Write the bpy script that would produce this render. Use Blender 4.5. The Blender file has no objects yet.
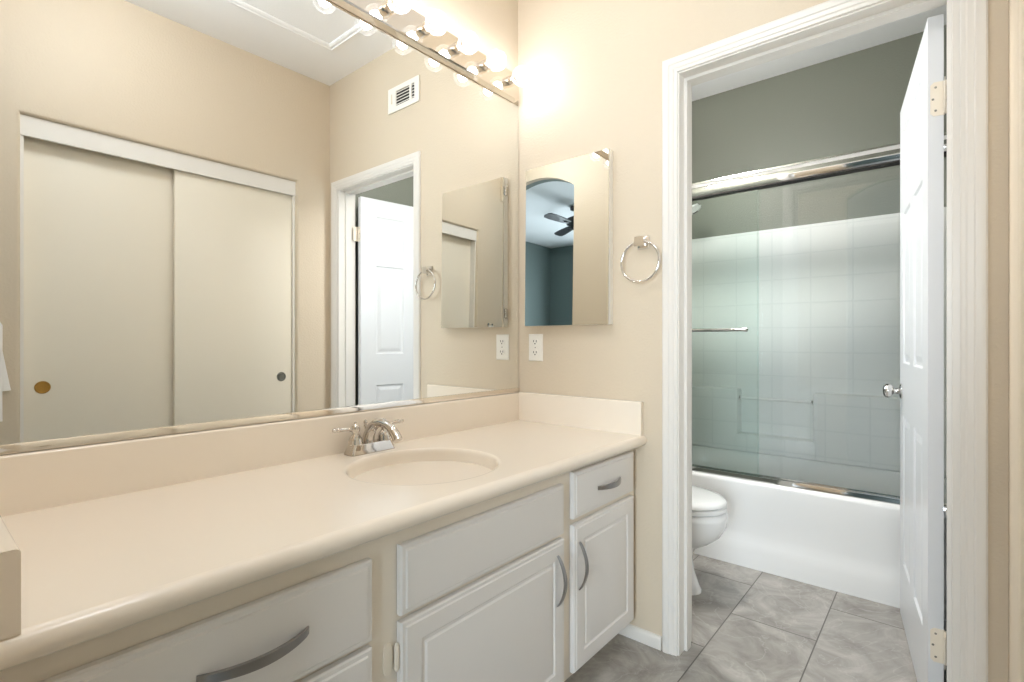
import bpy, bmesh, math, random
from mathutils import Vector, Matrix, Quaternion

random.seed(4)
PI = math.pi
S = bpy.context.scene
COL = S.collection

# ------------------------------------------------------------------ camera, world, exposure
cam = bpy.data.cameras.new('camera')
cam.sensor_width = 36.0
cam.lens = 18.0
cam.clip_start = 0.01
camo = bpy.data.objects.new('camera', cam)
camo.location = (1.4425, -1.764, 1.112)
camo.rotation_euler = (math.radians(90), 0, math.radians(39.943))
COL.objects.link(camo)
S.camera = camo

W = bpy.data.worlds.new('daylight')
S.world = W
W.use_nodes = True
W.node_tree.nodes['Background'].inputs[0].default_value = (0.62, 0.78, 1.0, 1)
W.node_tree.nodes['Background'].inputs[1].default_value = 2.0

S.view_settings.view_transform = 'Standard'
S.view_settings.look = 'None'
S.view_settings.exposure = 0.0
S.view_settings.gamma = 1.0
S.view_settings.use_curve_mapping = False
S.cycles.max_bounces = 14
S.cycles.diffuse_bounces = 7
S.cycles.glossy_bounces = 8
S.cycles.transparent_max_bounces = 24
S.cycles.sample_clamp_indirect = 5.0
S.cycles.blur_glossy = 0.6
S.cycles.use_denoising = True

BULB_W = 1.2        # watts per vanity bulb
DAY_W = 178.0       # daylight through the bedroom window
ROOM_FILL_W = 13.5       # unseen fill lamp added over the vanity area
BATH_W = 49.0       # bathroom ceiling lamp

da = bpy.data.lights.new('window_daylight', 'AREA')
da.shape = 'RECTANGLE'
da.size, da.size_y = 1.5, 1.7
da.energy = DAY_W
da.color = (0.80, 0.91, 1.0)
dao = bpy.data.objects.new('window_daylight', da)
dao.location = (1.98, -5.29, 1.45)
dao.rotation_euler = (math.radians(90), 0, 0)      # shines along +y
dao.rotation_euler = (math.radians(-90), 0, math.radians(180))
COL.objects.link(dao)
db = bpy.data.lights.new('bathroom_fill_light', 'AREA')  # added fill for the bathroom, shining through an invented window
db.shape = 'RECTANGLE'
db.size, db.size_y = 0.54, 0.74
db.energy = 7.0
db.color = (0.88, 0.95, 1.0)
dbo = bpy.data.objects.new('bathroom_fill_light', db)
dbo.location = (-0.16, 0.52, 1.65)
dbo.rotation_euler = (0, math.radians(-90), 0)
dbo.rotation_euler = (math.radians(90), 0, math.radians(-90))
COL.objects.link(dbo)


# ------------------------------------------------------------------ helpers
def lin(c):
    def f(v):
        v /= 255.0
        return v / 12.92 if v <= 0.04045 else ((v + 0.055) / 1.055) ** 2.4
    return (f(c[0]), f(c[1]), f(c[2]), 1)


def mat(name, rgb, rough=0.5, metal=0.0, spec=0.5, coat=0.0, bump=None, vary=None):
    m = bpy.data.materials.new(name)
    m.use_nodes = True
    nt = m.node_tree
    b = nt.nodes['Principled BSDF']
    b.inputs['Base Color'].default_value = lin(rgb)
    b.inputs['Roughness'].default_value = rough
    b.inputs['Metallic'].default_value = metal
    b.inputs['Specular IOR Level'].default_value = spec
    b.inputs['Coat Weight'].default_value = coat
    b.inputs['Coat Roughness'].default_value = 0.08
    tc = nt.nodes.new('ShaderNodeTexCoord')
    if vary:
        n = nt.nodes.new('ShaderNodeTexNoise')
        n.inputs['Scale'].default_value = vary[0]
        n.inputs['Detail'].default_value = 4
        nt.links.new(tc.outputs['Object'], n.inputs['Vector'])
        mx = nt.nodes.new('ShaderNodeMix')
        mx.data_type = 'RGBA'
        c = lin(rgb)
        k = vary[1]
        mx.inputs[6].default_value = (c[0] * (1 - k), c[1] * (1 - k), c[2] * (1 - k), 1)
        mx.inputs[7].default_value = (min(1, c[0] * (1 + k)), min(1, c[1] * (1 + k)), min(1, c[2] * (1 + k)), 1)
        nt.links.new(n.outputs['Fac'], mx.inputs[0])
        nt.links.new(mx.outputs[2], b.inputs['Base Color'])
    if bump:
        n = nt.nodes.new('ShaderNodeTexNoise')
        n.inputs['Scale'].default_value = bump[0]
        n.inputs['Detail'].default_value = 3
        nt.links.new(tc.outputs['Object'], n.inputs['Vector'])
        bp = nt.nodes.new('ShaderNodeBump')
        bp.inputs['Strength'].default_value = bump[1]
        bp.inputs['Distance'].default_value = bump[2]
        nt.links.new(n.outputs['Fac'], bp.inputs['Height'])
        nt.links.new(bp.outputs['Normal'], b.inputs['Normal'])
    return m


M = {}
M['beige'] = mat('beige_wall_paint', (214, 200, 179), 0.5, spec=0.3, bump=(110, 0.35, 0.004), vary=(2.0, 0.02))
M['green'] = mat('grey_green_wall_paint', (122, 124, 114), 0.42, spec=0.4, bump=(110, 0.4, 0.004), vary=(2.0, 0.02))
M['teal'] = mat('blue_grey_bedroom_paint', (124, 137, 134), 0.55, spec=0.3, bump=(90, 0.3, 0.004))
M['ceiling'] = mat('white_ceiling_paint', (247, 247, 248), 0.8, spec=0.2, bump=(120, 0.25, 0.003))
M['trim'] = mat('white_trim_enamel', (231, 227, 221), 0.32, spec=0.5)
M['door'] = mat('white_door_enamel', (224, 226, 229), 0.28, spec=0.5)
M['closet'] = mat('off_white_closet_panel', (236, 228, 212), 0.42, spec=0.4)
M['cab'] = mat('cabinet_white_lacquer', (230, 227, 224), 0.4, spec=0.45, vary=(3, 0.015))
M['frame'] = mat('cabinet_frame_lacquer', (233, 224, 210), 0.45, spec=0.4)
M['counter'] = mat('cream_cultured_stone', (238, 227, 212), 0.22, spec=0.5, coat=0.2, vary=(5, 0.012))
M['chrome'] = mat('polished_chrome', (226, 224, 222), 0.07, metal=1)
M['nickel'] = mat('polished_nickel', (206, 200, 193), 0.06, metal=1)
M['satin'] = mat('satin_nickel', (158, 156, 155), 0.28, metal=1)
M['bright'] = mat('mirror_polished_chrome', (240, 232, 222), 0.05, metal=1)
M['mirror'] = mat('silvered_mirror_glass', (243, 244, 242), 0.0, metal=1)
M['porcelain'] = mat('white_porcelain', (244, 244, 243), 0.12, spec=0.6, coat=0.3)
M['tub'] = mat('white_tub_acrylic', (246, 245, 243), 0.2, spec=0.5, coat=0.2)
M['plastic'] = mat('white_plastic', (242, 238, 230), 0.35)
M['dark'] = mat('dark_gap', (40, 36, 32), 0.8)
M['brass'] = mat('aged_brass', (176, 140, 78), 0.28, metal=1)
M['steel'] = mat('worn_steel', (140, 138, 130), 0.3, metal=1)
M['ivory'] = mat('ivory_painted_metal', (236, 227, 212), 0.4)
M['fan'] = mat('dark_fan_finish', (52, 50, 52), 0.4)
M['cloth'] = mat('white_cotton', (243, 241, 238), 0.9, spec=0.1, bump=(400, 0.3, 0.002))
M['winframe'] = mat('white_vinyl', (240, 240, 240), 0.4)
M['shadowbox'] = mat('vent_cavity_shade', (40, 34, 28), 0.6)  # dark brown stands in for the shade inside the vent


def glass_mat(name, tint, refl=0.9):
    m = bpy.data.materials.new(name)
    m.use_nodes = True
    nt = m.node_tree
    nt.nodes.clear()
    out = nt.nodes.new('ShaderNodeOutputMaterial')
    tr = nt.nodes.new('ShaderNodeBsdfTransparent')
    tr.inputs[0].default_value = (*tint, 1)
    gl = nt.nodes.new('ShaderNodeBsdfGlossy')
    gl.inputs['Roughness'].default_value = 0.01
    fr = nt.nodes.new('ShaderNodeFresnel')
    fr.inputs['IOR'].default_value = 1.5
    mul = nt.nodes.new('ShaderNodeMath')
    mul.operation = 'MULTIPLY'
    mul.inputs[1].default_value = refl
    mx = nt.nodes.new('ShaderNodeMixShader')
    nt.links.new(fr.outputs[0], mul.inputs[0])
    nt.links.new(mul.outputs[0], mx.inputs[0])
    nt.links.new(tr.outputs[0], mx.inputs[1])
    nt.links.new(gl.outputs[0], mx.inputs[2])
    nt.links.new(mx.outputs[0], out.inputs[0])
    return m


M['pane'] = glass_mat('clear_window_glass', (0.98, 0.99, 0.99), 0.6)
M['reflection_tint_glass'] = glass_mat('shower_glass_reflection_tint', (0.93, 0.972, 0.955), 1.0)  # green tint stands in for the reflected grey-green wall
M['clear_glass'] = glass_mat('clear_shower_glass', (0.985, 0.994, 0.991), 1.0)


def globe_mat():
    m = bpy.data.materials.new('lit_clear_bulb_glass')
    m.use_nodes = True
    nt = m.node_tree
    nt.nodes.clear()
    out = nt.nodes.new('ShaderNodeOutputMaterial')
    tr = nt.nodes.new('ShaderNodeBsdfTransparent')
    df = nt.nodes.new('ShaderNodeBsdfTranslucent')
    df.inputs[0].default_value = (0.95, 0.95, 0.95, 1)
    lw = nt.nodes.new('ShaderNodeLayerWeight')
    lw.inputs['Blend'].default_value = 0.35
    mr = nt.nodes.new('ShaderNodeMapRange')
    mr.inputs['To Min'].default_value = 0.008
    mr.inputs['To Max'].default_value = 0.16
    nt.links.new(lw.outputs['Facing'], mr.inputs[0])
    mx = nt.nodes.new('ShaderNodeMixShader')
    nt.links.new(mr.outputs[0], mx.inputs[0])
    nt.links.new(tr.outputs[0], mx.inputs[1])
    nt.links.new(df.outputs[0], mx.inputs[2])
    nt.links.new(mx.outputs[0], out.inputs[0])
    return m


M['globe'] = globe_mat()


def emit(name, rgb, strength):
    m = bpy.data.materials.new(name)
    m.use_nodes = True
    nt = m.node_tree
    nt.nodes.clear()
    out = nt.nodes.new('ShaderNodeOutputMaterial')
    e = nt.nodes.new('ShaderNodeEmission')
    e.inputs[0].default_value = (*rgb, 1)
    e.inputs[1].default_value = strength
    nt.links.new(e.outputs[0], out.inputs[0])
    return m


def tile_floor_mat():
    m = mat('grey_stone_look_tile', (160, 156, 150), 0.4, spec=0.45)
    nt = m.node_tree
    b = nt.nodes['Principled BSDF']
    tc = nt.nodes.new('ShaderNodeTexCoord')
    sp = nt.nodes.new('ShaderNodeSeparateXYZ')
    nt.links.new(tc.outputs['Object'], sp.inputs[0])
    ax = nt.nodes.new('ShaderNodeMath'); ax.operation = 'ADD'; ax.inputs[1].default_value = 6.1 - 0.72
    ay = nt.nodes.new('ShaderNodeMath'); ay.operation = 'ADD'; ay.inputs[1].default_value = 6.1 - 0.785
    nt.links.new(sp.outputs['Y'], ax.inputs[0])
    nt.links.new(sp.outputs['X'], ay.inputs[0])
    cb = nt.nodes.new('ShaderNodeCombineXYZ')
    nt.links.new(ax.outputs[0], cb.inputs[0])
    nt.links.new(ay.outputs[0], cb.inputs[1])
    br = nt.nodes.new('ShaderNodeTexBrick')
    br.offset = 0.5
    br.inputs['Scale'].default_value = 1.0
    br.inputs['Brick Width'].default_value = 0.61
    br.inputs['Row Height'].default_value = 0.305
    br.inputs['Mortar Size'].default_value = 0.0024
    br.inputs['Mortar Smooth'].default_value = 0.2
    br.inputs['Bias'].default_value = 0.0
    br.inputs['Color1'].default_value = (0, 0, 0, 1)
    br.inputs['Color2'].default_value = (1, 1, 1, 1)
    br.inputs['Mortar'].default_value = (0.5, 0.5, 0.5, 1)
    nt.links.new(cb.outputs[0], br.inputs['Vector'])
    # shift the marbling from tile to tile
    addv = nt.nodes.new('ShaderNodeVectorMath'); addv.operation = 'MULTIPLY_ADD'
    addv.inputs[1].default_value = (7, 5, 3)
    nt.links.new(br.outputs['Color'], addv.inputs[0])
    nt.links.new(tc.outputs['Object'], addv.inputs[2])
    n1 = nt.nodes.new('ShaderNodeTexNoise')
    n1.inputs['Scale'].default_value = 5.0
    n1.inputs['Detail'].default_value = 9
    n1.inputs['Roughness'].default_value = 0.66
    n1.inputs['Distortion'].default_value = 1.3
    nt.links.new(addv.outputs[0], n1.inputs['Vector'])
    r1 = nt.nodes.new('ShaderNodeValToRGB')
    e = r1.color_ramp.elements
    e[0].position = 0.3; e[0].color = lin((128, 123, 117))
    e[1].position = 0.72; e[1].color = lin((186, 182, 176))
    k = e.new(0.5); k.color = lin((157, 153, 147))
    nt.links.new(n1.outputs['Fac'], r1.inputs[0])
    n2 = nt.nodes.new('ShaderNodeTexNoise')
    n2.inputs['Scale'].default_value = 3.2
    n2.inputs['Detail'].default_value = 6
    n2.inputs['Distortion'].default_value = 2.6
    nt.links.new(addv.outputs[0], n2.inputs['Vector'])
    r2 = nt.nodes.new('ShaderNodeValToRGB')
    e = r2.color_ramp.elements
    e[0].position = 0.485; e[0].color = (0, 0, 0, 1)
    e[1].position = 0.515; e[1].color = (0, 0, 0, 1)
    k = e.new(0.5); k.color = (1, 1, 1, 1)
    nt.links.new(n2.outputs['Fac'], r2.inputs[0])
    vm = nt.nodes.new('ShaderNodeMix'); vm.data_type = 'RGBA'
    vm.inputs[7].default_value = lin((205, 202, 197))
    vs = nt.nodes.new('ShaderNodeMath'); vs.operation = 'MULTIPLY'; vs.inputs[1].default_value = 0.3
    nt.links.new(r2.outputs[0], vs.inputs[0])
    nt.links.new(vs.outputs[0], vm.inputs[0])
    nt.links.new(r1.outputs[0], vm.inputs[6])
    gm = nt.nodes.new('ShaderNodeMix'); gm.data_type = 'RGBA'
    gm.inputs[7].default_value = lin((96, 92, 87))
    nt.links.new(br.outputs['Fac'], gm.inputs[0])
    nt.links.new(vm.outputs[2], gm.inputs[6])
    nt.links.new(gm.outputs[2], b.inputs['Base Color'])
    bp = nt.nodes.new('ShaderNodeBump')
    bp.inputs['Strength'].default_value = 0.5
    bp.inputs['Distance'].default_value = 0.002
    bp.invert = True
    nt.links.new(br.outputs['Fac'], bp.inputs['Height'])
    nt.links.new(bp.outputs['Normal'], b.inputs['Normal'])
    return m


M['tile'] = tile_floor_mat()


def surround_mat():
    """white moulded wall panel with pressed tile lines: square grid read on (x + y, z)"""
    m = mat('white_moulded_surround', (246, 246, 244), 0.42, spec=0.4)
    nt = m.node_tree
    b = nt.nodes['Principled BSDF']
    tc = nt.nodes.new('ShaderNodeTexCoord')
    sp = nt.nodes.new('ShaderNodeSeparateXYZ')
    nt.links.new(tc.outputs['Object'], sp.inputs[0])
    ad = nt.nodes.new('ShaderNodeMath'); ad.operation = 'ADD'
    nt.links.new(sp.outputs['X'], ad.inputs[0])
    nt.links.new(sp.outputs['Y'], ad.inputs[1])

    def line(src, off, per, half):
        a = nt.nodes.new('ShaderNodeMath'); a.operation = 'ADD'; a.inputs[1].default_value = off
        nt.links.new(src, a.inputs[0])
        w = nt.nodes.new('ShaderNodeMath'); w.operation = 'PINGPONG'; w.inputs[1].default_value = per / 2
        nt.links.new(a.outputs[0], w.inputs[0])
        r = nt.nodes.new('ShaderNodeMapRange')
        r.inputs['From Min'].default_value = 0.0
        r.inputs['From Max'].default_value = half
        r.inputs['To Min'].default_value = 1.0
        r.inputs['To Max'].default_value = 0.0
        nt.links.new(w.outputs[0], r.inputs[0])
        return r.outputs[0]
    l1 = line(ad.outputs[0], 10.0 - 0.882 - 1.67 + 0.0, 0.2085, 0.006)
    l2 = line(sp.outputs['Z'], 10.0 - 1.80, 0.147, 0.006)
    mxm = nt.nodes.new('ShaderNodeMath'); mxm.operation = 'MAXIMUM'
    nt.links.new(l1, mxm.inputs[0])
    nt.links.new(l2, mxm.inputs[1])
    cm = nt.nodes.new('ShaderNodeMix'); cm.data_type = 'RGBA'
    cm.inputs[6].default_value = lin((246, 246, 244))
    cm.inputs[7].default_value = lin((237, 238, 236))
    nt.links.new(mxm.outputs[0], cm.inputs[0])
    nt.links.new(cm.outputs[2], b.inputs['Base Color'])
    bp = nt.nodes.new('ShaderNodeBump')
    bp.inputs['Strength'].default_value = 0.2
    bp.inputs['Distance'].default_value = 0.003
    bp.invert = True
    nt.links.new(mxm.outputs[0], bp.inputs['Height'])
    nt.links.new(bp.outputs['Normal'], b.inputs['Normal'])
    return m


M['surround'] = surround_mat()


# --- mesh helpers, all in world coordinates
def box(bm, x0, x1, y0, y1, z0, z1, bev=0.0):
    b2 = bm if bev == 0 else bmesh.new()
    v = [b2.verts.new((x, y, z)) for x in (x0, x1) for y in (y0, y1) for z in (z0, z1)]
    for f in ((0, 1, 3, 2), (4, 6, 7, 5), (0, 4, 5, 1), (2, 3, 7, 6), (0, 2, 6, 4), (1, 5, 7, 3)):
        b2.faces.new([v[i] for i in f])
    if bev:
        bmesh.ops.bevel(b2, geom=b2.edges[:], offset=bev, segments=2, profile=0.5, affect='EDGES')
        me = bpy.data.meshes.new('tmp')
        b2.to_mesh(me)
        b2.free()
        bm.from_mesh(me)
        bpy.data.meshes.remove(me)
    return bm


def rings(bm, rs, close=True, cap0=False, cap1=False):
    """skin a list of equal-length rings of points"""
    V = [[bm.verts.new(p) for p in r] for r in rs]
    n = len(rs[0])
    for a, b in zip(V, V[1:]):
        for i in range(n if close else n - 1):
            j = (i + 1) % n
            bm.faces.new((a[i], a[j], b[j], b[i]))
    if cap0:
        bm.faces.new(V[0][::-1])
    if cap1:
        bm.faces.new(V[-1])
    return V


def lathe(bm, origin, axis, prof, n=24, cap0=True, cap1=True):
    """prof: list of (radius, height along axis)"""
    o = Vector(origin)
    a = Vector(axis).normalized()
    u = a.orthogonal().normalized()
    w = a.cross(u)
    rs = []
    for r, h in prof:
        rs.append([o + a * h + (u * math.cos(2 * PI * i / n) + w * math.sin(2 * PI * i / n)) * max(r, 1e-5) for i in range(n)])
    rings(bm, rs, True, cap0, cap1)


def tube(bm, pts, rad, n=12, closed=False):
    pts = [Vector(p) for p in pts]
    m = len(pts)
    rad = rad if isinstance(rad, (list, tuple)) else [rad] * m
    tg = []
    for i in range(m):
        if closed:
            t = pts[(i + 1) % m] - pts[i - 1]
        else:
            t = pts[min(i + 1, m - 1)] - pts[max(i - 1, 0)]
        tg.append(t.normalized())
    u = tg[0].orthogonal().normalized()
    rs = []
    for i in range(m):
        if i:
            q = tg[i - 1].rotation_difference(tg[i])
            u = (q @ u)
        u = (u - tg[i] * u.dot(tg[i])).normalized()
        w = tg[i].cross(u)
        r = rad[i]
        ru, rw = r if isinstance(r, tuple) else (r, r)
        rs.append([pts[i] + u * math.cos(2 * PI * k / n) * ru + w * math.sin(2 * PI * k / n) * rw for k in range(n)])
    if closed:
        rs.append(rs[0])
    rings(bm, rs, True, not closed, not closed)
    if closed:
        bmesh.ops.remove_doubles(bm, verts=bm.verts, dist=1e-6)


def extrude_x(bm, prof, x0, x1, axis='x'):
    """prof: closed list of 2-D points; axis x: (y,z); axis y: (x,z); axis z: (x,y)"""
    def P(t, a, b):
        return (t, a, b) if axis == 'x' else (a, t, b) if axis == 'y' else (a, b, t)
    rings(bm, [[P(x0, a, b) for a, b in prof], [P(x1, a, b) for a, b in prof]], True, True, True)


def panel(bm, fn, a0, a1, b0, b1, loops, back):
    """slab whose front is nested rectangles (inset, depth); fn(a,b,d) -> world point"""
    rs = []
    seq = [(0, back)] + list(loops)
    for ins, d in seq:
        rs.append([fn(a0 + ins, b0 + ins, d), fn(a1 - ins, b0 + ins, d), fn(a1 - ins, b1 - ins, d), fn(a0 + ins, b1 - ins, d)])
    rings(bm, rs, True, True, True)


ROOTLOC = {}


def obj(name, bm, m, parent=None, smooth=40, label=None, kind=None):
    bmesh.ops.recalc_face_normals(bm, faces=bm.faces)
    off = ROOTLOC.get(parent.name, Vector((0, 0, 0))) if parent else Vector((0, 0, 0))
    if parent:
        bmesh.ops.translate(bm, verts=bm.verts, vec=-off)
    me = bpy.data.meshes.new(name)
    if smooth:
        ang = math.radians(smooth)
        for f in bm.faces:
            f.smooth = True
        for e in bm.edges:
            if len(e.link_faces) == 2:
                e.smooth = e.calc_face_angle(0) < ang
            else:
                e.smooth = False
    bm.to_mesh(me)
    bm.free()
    o = bpy.data.objects.new(name, me)
    COL.objects.link(o)
    for mm in (m if isinstance(m, (list, tuple)) else [m]):
        me.materials.append(mm)
    if parent:
        o.parent = parent
        ROOTLOC[o.name] = off
    if label:
        o['label'] = label
    if kind:
        o['kind'] = kind
    return o


def thing(name, label, cat, loc, group=None, kind=None):
    o = bpy.data.objects.new(name, None)
    o.location = loc
    o.empty_display_size = 0.05
    COL.objects.link(o)
    ROOTLOC[o.name] = Vector(loc)
    o['label'] = label
    o['category'] = cat
    if group:
        o['group'] = group
    if kind:
        o['kind'] = kind
    return o


def struct(name, bm, m, smooth=40, label=None, cat=None):
    o = obj(name, bm, m, None, smooth, label, 'structure')
    if cat:
        o['category'] = cat
    return o


def B(*boxes, bev=0.0):
    bm = bmesh.new()
    for b in boxes:
        box(bm, *b, bev=bev)
    return bm


def ringpts(cx, cy, rx, ry, z, n=64, p=2.0):
    out = []
    for i in range(n):
        t = 2 * PI * i / n
        c, s = math.cos(t), math.sin(t)
        out.append(Vector((cx + rx * math.copysign(abs(c) ** (2 / p), c), cy + ry * math.copysign(abs(s) ** (2 / p), s), z)))
    return out


def rectring(cx, cy, x0, x1, y0, y1, z, ref):
    """points on a rectangle in the directions of the ring ref, corners snapped"""
    out = []
    for p in ref:
        dx, dy = p.x - cx, p.y - cy
        k = 1e9
        if dx > 1e-9: k = min(k, (x1 - cx) / dx)
        if dx < -1e-9: k = min(k, (x0 - cx) / dx)
        if dy > 1e-9: k = min(k, (y1 - cy) / dy)
        if dy < -1e-9: k = min(k, (y0 - cy) / dy)
        out.append(Vector((cx + dx * k, cy + dy * k, z)))
    for X in (x0, x1):
        for Y in (y0, y1):
            i = min(range(len(out)), key=lambda q: (out[q].x - X) ** 2 + (out[q].y - Y) ** 2)
            out[i] = Vector((X, Y, z))
    return out


# ------------------------------------------------------------------ the setting
CEIL = 2.745
RW = 1.571          # closet wall face
YN = -1.712         # near stub wall face
struct('floor', B((-0.75, 3.60, -5.20, 1.85, -0.10, 0.0)), M['tile'])
struct('ceiling', B((-0.75, 3.60, -5.20, 1.85, CEIL, CEIL + 0.1)), M['ceiling'])

# mirror-side wall of the vanity and, further back, of the bathroom
struct('wall_left', B((-0.12, 0.0, YN, 0.06, 0, CEIL)), M['beige'])
struct('wall_bath_left', B((-0.12, 0.0, 0.06, 0.23, 0, CEIL), (-0.12, 0.0, 0.81, 1.82, 0, CEIL),
                           (-0.12, 0.0, 0.23, 0.81, 0, 1.26), (-0.12, 0.0, 0.23, 0.81, 2.04, CEIL)), M['green'])
w2 = thing('added_window_2', 'small white bathroom window above the toilet, unseen and added for its light', 'window', (-0.06, 0.52, 1.26), kind='structure')
obj('window_frame', B((-0.09, -0.04, 0.23, 0.265, 1.26, 2.04), (-0.09, -0.04, 0.775, 0.81, 1.26, 2.04),
                      (-0.09, -0.04, 0.265, 0.775, 1.26, 1.295), (-0.09, -0.04, 0.265, 0.775, 2.005, 2.04)), M['winframe'], w2)
obj('window_pane', B((-0.068, -0.062, 0.265, 0.775, 1.295, 2.005)), M['pane'], w2)  # invented opening, added to let fill light into the bathroom

# far wall with the doorway (beige on the vanity side, grey green on the bathroom side)
DX0, DX1, DZ = 0.729, 1.481, 2.062
struct('wall_far', B((0, DX0, 0, 0.06, 0, CEIL), (DX1, RW, 0, 0.06, 0, CEIL), (DX0, DX1, 0, 0.06, DZ, CEIL)), M['beige'])
struct('wall_bath_near', B((0, DX0, 0.06, 0.12, 0, CEIL), (DX1, RW, 0.06, 0.12, 0, CEIL), (DX0, DX1, 0.06, 0.12, DZ, CEIL)), M['green'])
struct('wall_bath_back', B((-0.12, RW + 0.12, 1.70, 1.82, 0, CEIL)), M['green'])
struct('wall_bath_right', B((RW, RW + 0.12, 0.06, 1.70, 0, CEIL)), M['green'])

# closet wall: opening with rounded drywall returns
CY0, CY1, CZT = -1.436, -0.215, 2.085


def bullnose_wall():
    """wall face with one opening whose edge is rounded back into the recess"""
    bm = bmesh.new()
    r = 0.018
    x0, x1 = RW, RW + 0.115
    ya, yb = YN - 0.13, 0.06

    def rect(x, y0, y1, zb, zt):
        return [(x, y0, zb), (x, y1, zb), (x, y1, zt), (x, y0, zt)]
    rs = [rect(x1, ya, yb, -0.09, CEIL), rect(x0, ya, yb, -0.09, CEIL)]
    for i in range(8):
        a = i / 7 * PI / 2
        e = r - r * math.sin(a)
        rs.append(rect(x0 + r - r * math.cos(a), CY0 - e, CY1 + e, -0.05 - e, CZT + e))
    rs.append(rect(x1, CY0, CY1, -0.05, CZT))
    rs.append(rs[0])
    rings(bm, rs)
    bmesh.ops.remove_doubles(bm, verts=bm.verts, dist=1e-6)
    return bm


struct('wall_right', bullnose_wall(), M['beige'])
struct('wall_closet_back', B((2.28, 2.38, YN - 0.13, 0.06, 0, CEIL), (RW + 0.115, 2.28, -0.02, 0.06, 0, CEIL)), M['ceiling'])

# near stub wall with the segmental arch to the bedroom
AX0, AX1 = 0.795, RW + 0.001


def arch_wall(y0, y1):
    bm = bmesh.new()
    box(bm, -0.12, AX0, y0, y1, 0, CEIL)
    n = 28
    half = (AX1 - AX0) / 2
    xc = (AX0 + AX1) / 2
    rise, spring = 0.125, 2.392
    R = (half * half + rise * rise) / (2 * rise)
    prof = [(AX0, CEIL), (AX0, spring)]
    for i in range(1, n):
        x = AX0 + (AX1 - AX0) * i / n
        prof.append((x, spring + rise - R + math.sqrt(R * R - (x - xc) ** 2)))
    prof += [(AX1, spring), (AX1, CEIL)]
    rings(bm, [[(a, y0, b) for a, b in prof], [(a, y1, b) for a, b in prof]], True, True, True)
    return bm


struct('wall_near', arch_wall(-1.765, YN), M['beige'])
struct('wall_bedroom_front', B((-0.75, -0.12, -1.83, -1.75, 0, CEIL), (RW + 0.115, 3.60, -1.83, -1.75, 0, CEIL)), M['teal'])
o = struct('wall_near_bedroom_side', arch_wall(-1.83, -1.765), M['teal'])

# bedroom beyond the arch
WX0, WX1, WZ0, WZ1 = 1.22, 2.74, 0.65, 2.3
struct('wall_bedroom_end', B((-0.75, WX0, -5.17, -5.05, 0, CEIL), (WX1, 3.60, -5.17, -5.05, 0, CEIL),
                             (WX0, WX1, -5.17, -5.05, 0, WZ0), (WX0, WX1, -5.17, -5.05, WZ1, CEIL)), M['teal'])
struct('wall_bedroom_right', B((3.42, 3.54, -5.05, -1.75, 0, CEIL)), M['teal'])
struct('wall_bedroom_left', B((-0.75, -0.63, -5.05, -1.75, 0, CEIL)), M['teal'])
wd = thing('window_1', 'white bedroom window letting daylight in', 'window', (1.98, -5.10, WZ0), kind='structure')
f = bmesh.new()
for a in ((WX0, WX0 + 0.05, WZ0, WZ1), (WX1 - 0.05, WX1, WZ0, WZ1), (1.96, 2.00, WZ0, WZ1),
          (WX0, WX1, WZ0, WZ0 + 0.05), (WX0, WX1, WZ1 - 0.05, WZ1)):
    box(f, a[0], a[1], -5.14, -5.08, a[2], a[3])
obj('window_frame', f, M['winframe'], wd)
obj('window_pane', B((WX0 + 0.05, WX1 - 0.05, -5.113, -5.107, WZ0 + 0.05, WZ1 - 0.05)), M['pane'], wd)

# door casing, jamb with stop
CAS = [(0.0, 0.0), (0.0, 0.009), (0.004, 0.011), (0.011, 0.011), (0.015, 0.0145), (0.028, 0.0155), (0.032, 0.019),
       (0.044, 0.0205), (0.052, 0.019), (0.057, 0.013), (0.057, 0.0)]


CAS = [(w * 0.93, d * 0.7) for w, d in CAS]


def casing(y, s):
    bm = bmesh.new()
    rs = []
    for w, d in CAS:
        yy = y + s * d
        rs.append([(DX0 - w, yy, 0), (DX0 - w, yy, DZ + w), (DX1 + w, yy, DZ + w), (DX1 + w, yy, 0)])
    rings(bm, rs + [rs[0]], False)
    bmesh.ops.remove_doubles(bm, verts=bm.verts, dist=1e-6)
    return bm


JX0, JX1, JZ = 0.735, 1.466, 2.056
struct('trim_1', casing(0.0, -1), M['trim'], smooth=25, label='white moulded casing around the bathroom doorway', cat='door casing')
struct('trim_2', casing(0.12, 1), M['trim'], smooth=25, label='white casing on the bathroom side of the doorway', cat='door casing')
bm = B((DX0, JX0, 0, 0.12, 0, JZ), (JX1, DX1, 0, 0.12, 0, JZ), (DX0, DX1, 0, 0.12, JZ, DZ))
box(bm, JX0, JX0 + 0.011, 0.045, 0.083, 0, JZ)
box(bm, JX1 - 0.011, JX1, 0.045, 0.083, 0, JZ)
box(bm, JX0 + 0.011, JX1 - 0.011, 0.045, 0.083, JZ - 0.011, JZ)
struct('trim_3', bm, M['trim'], label='white door jamb lining the bathroom doorway', cat='door jamb')

# baseboards
def base_prof(s=1):
    return [(0, 0), (0.012, 0), (0.012, 0.034), (0.009, 0.043), (0.004, 0.047), (0, 0.047)]


bm = bmesh.new()
extrude_x(bm, [(-a, b) for a, b in base_prof()], 0.50, DX0 - 0.057)
struct('baseboard_far', bm, M['trim'])
bm = bmesh.new()
extrude_x(bm, [(RW - a, b) for a, b in base_prof()], CY1 + 0.012, 0, axis='y')
struct('baseboard_right', bm, M['trim'])
bm = bmesh.new()
extrude_x(bm, [(0.12 + a, b) for a, b in base_prof()], 0.0, DX0 - 0.057)
extrude_x(bm, [(a, b) for a, b in base_prof()], 0.12, 0.90, axis='y')
struct('baseboard_bath', bm, M['trim'])

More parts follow.
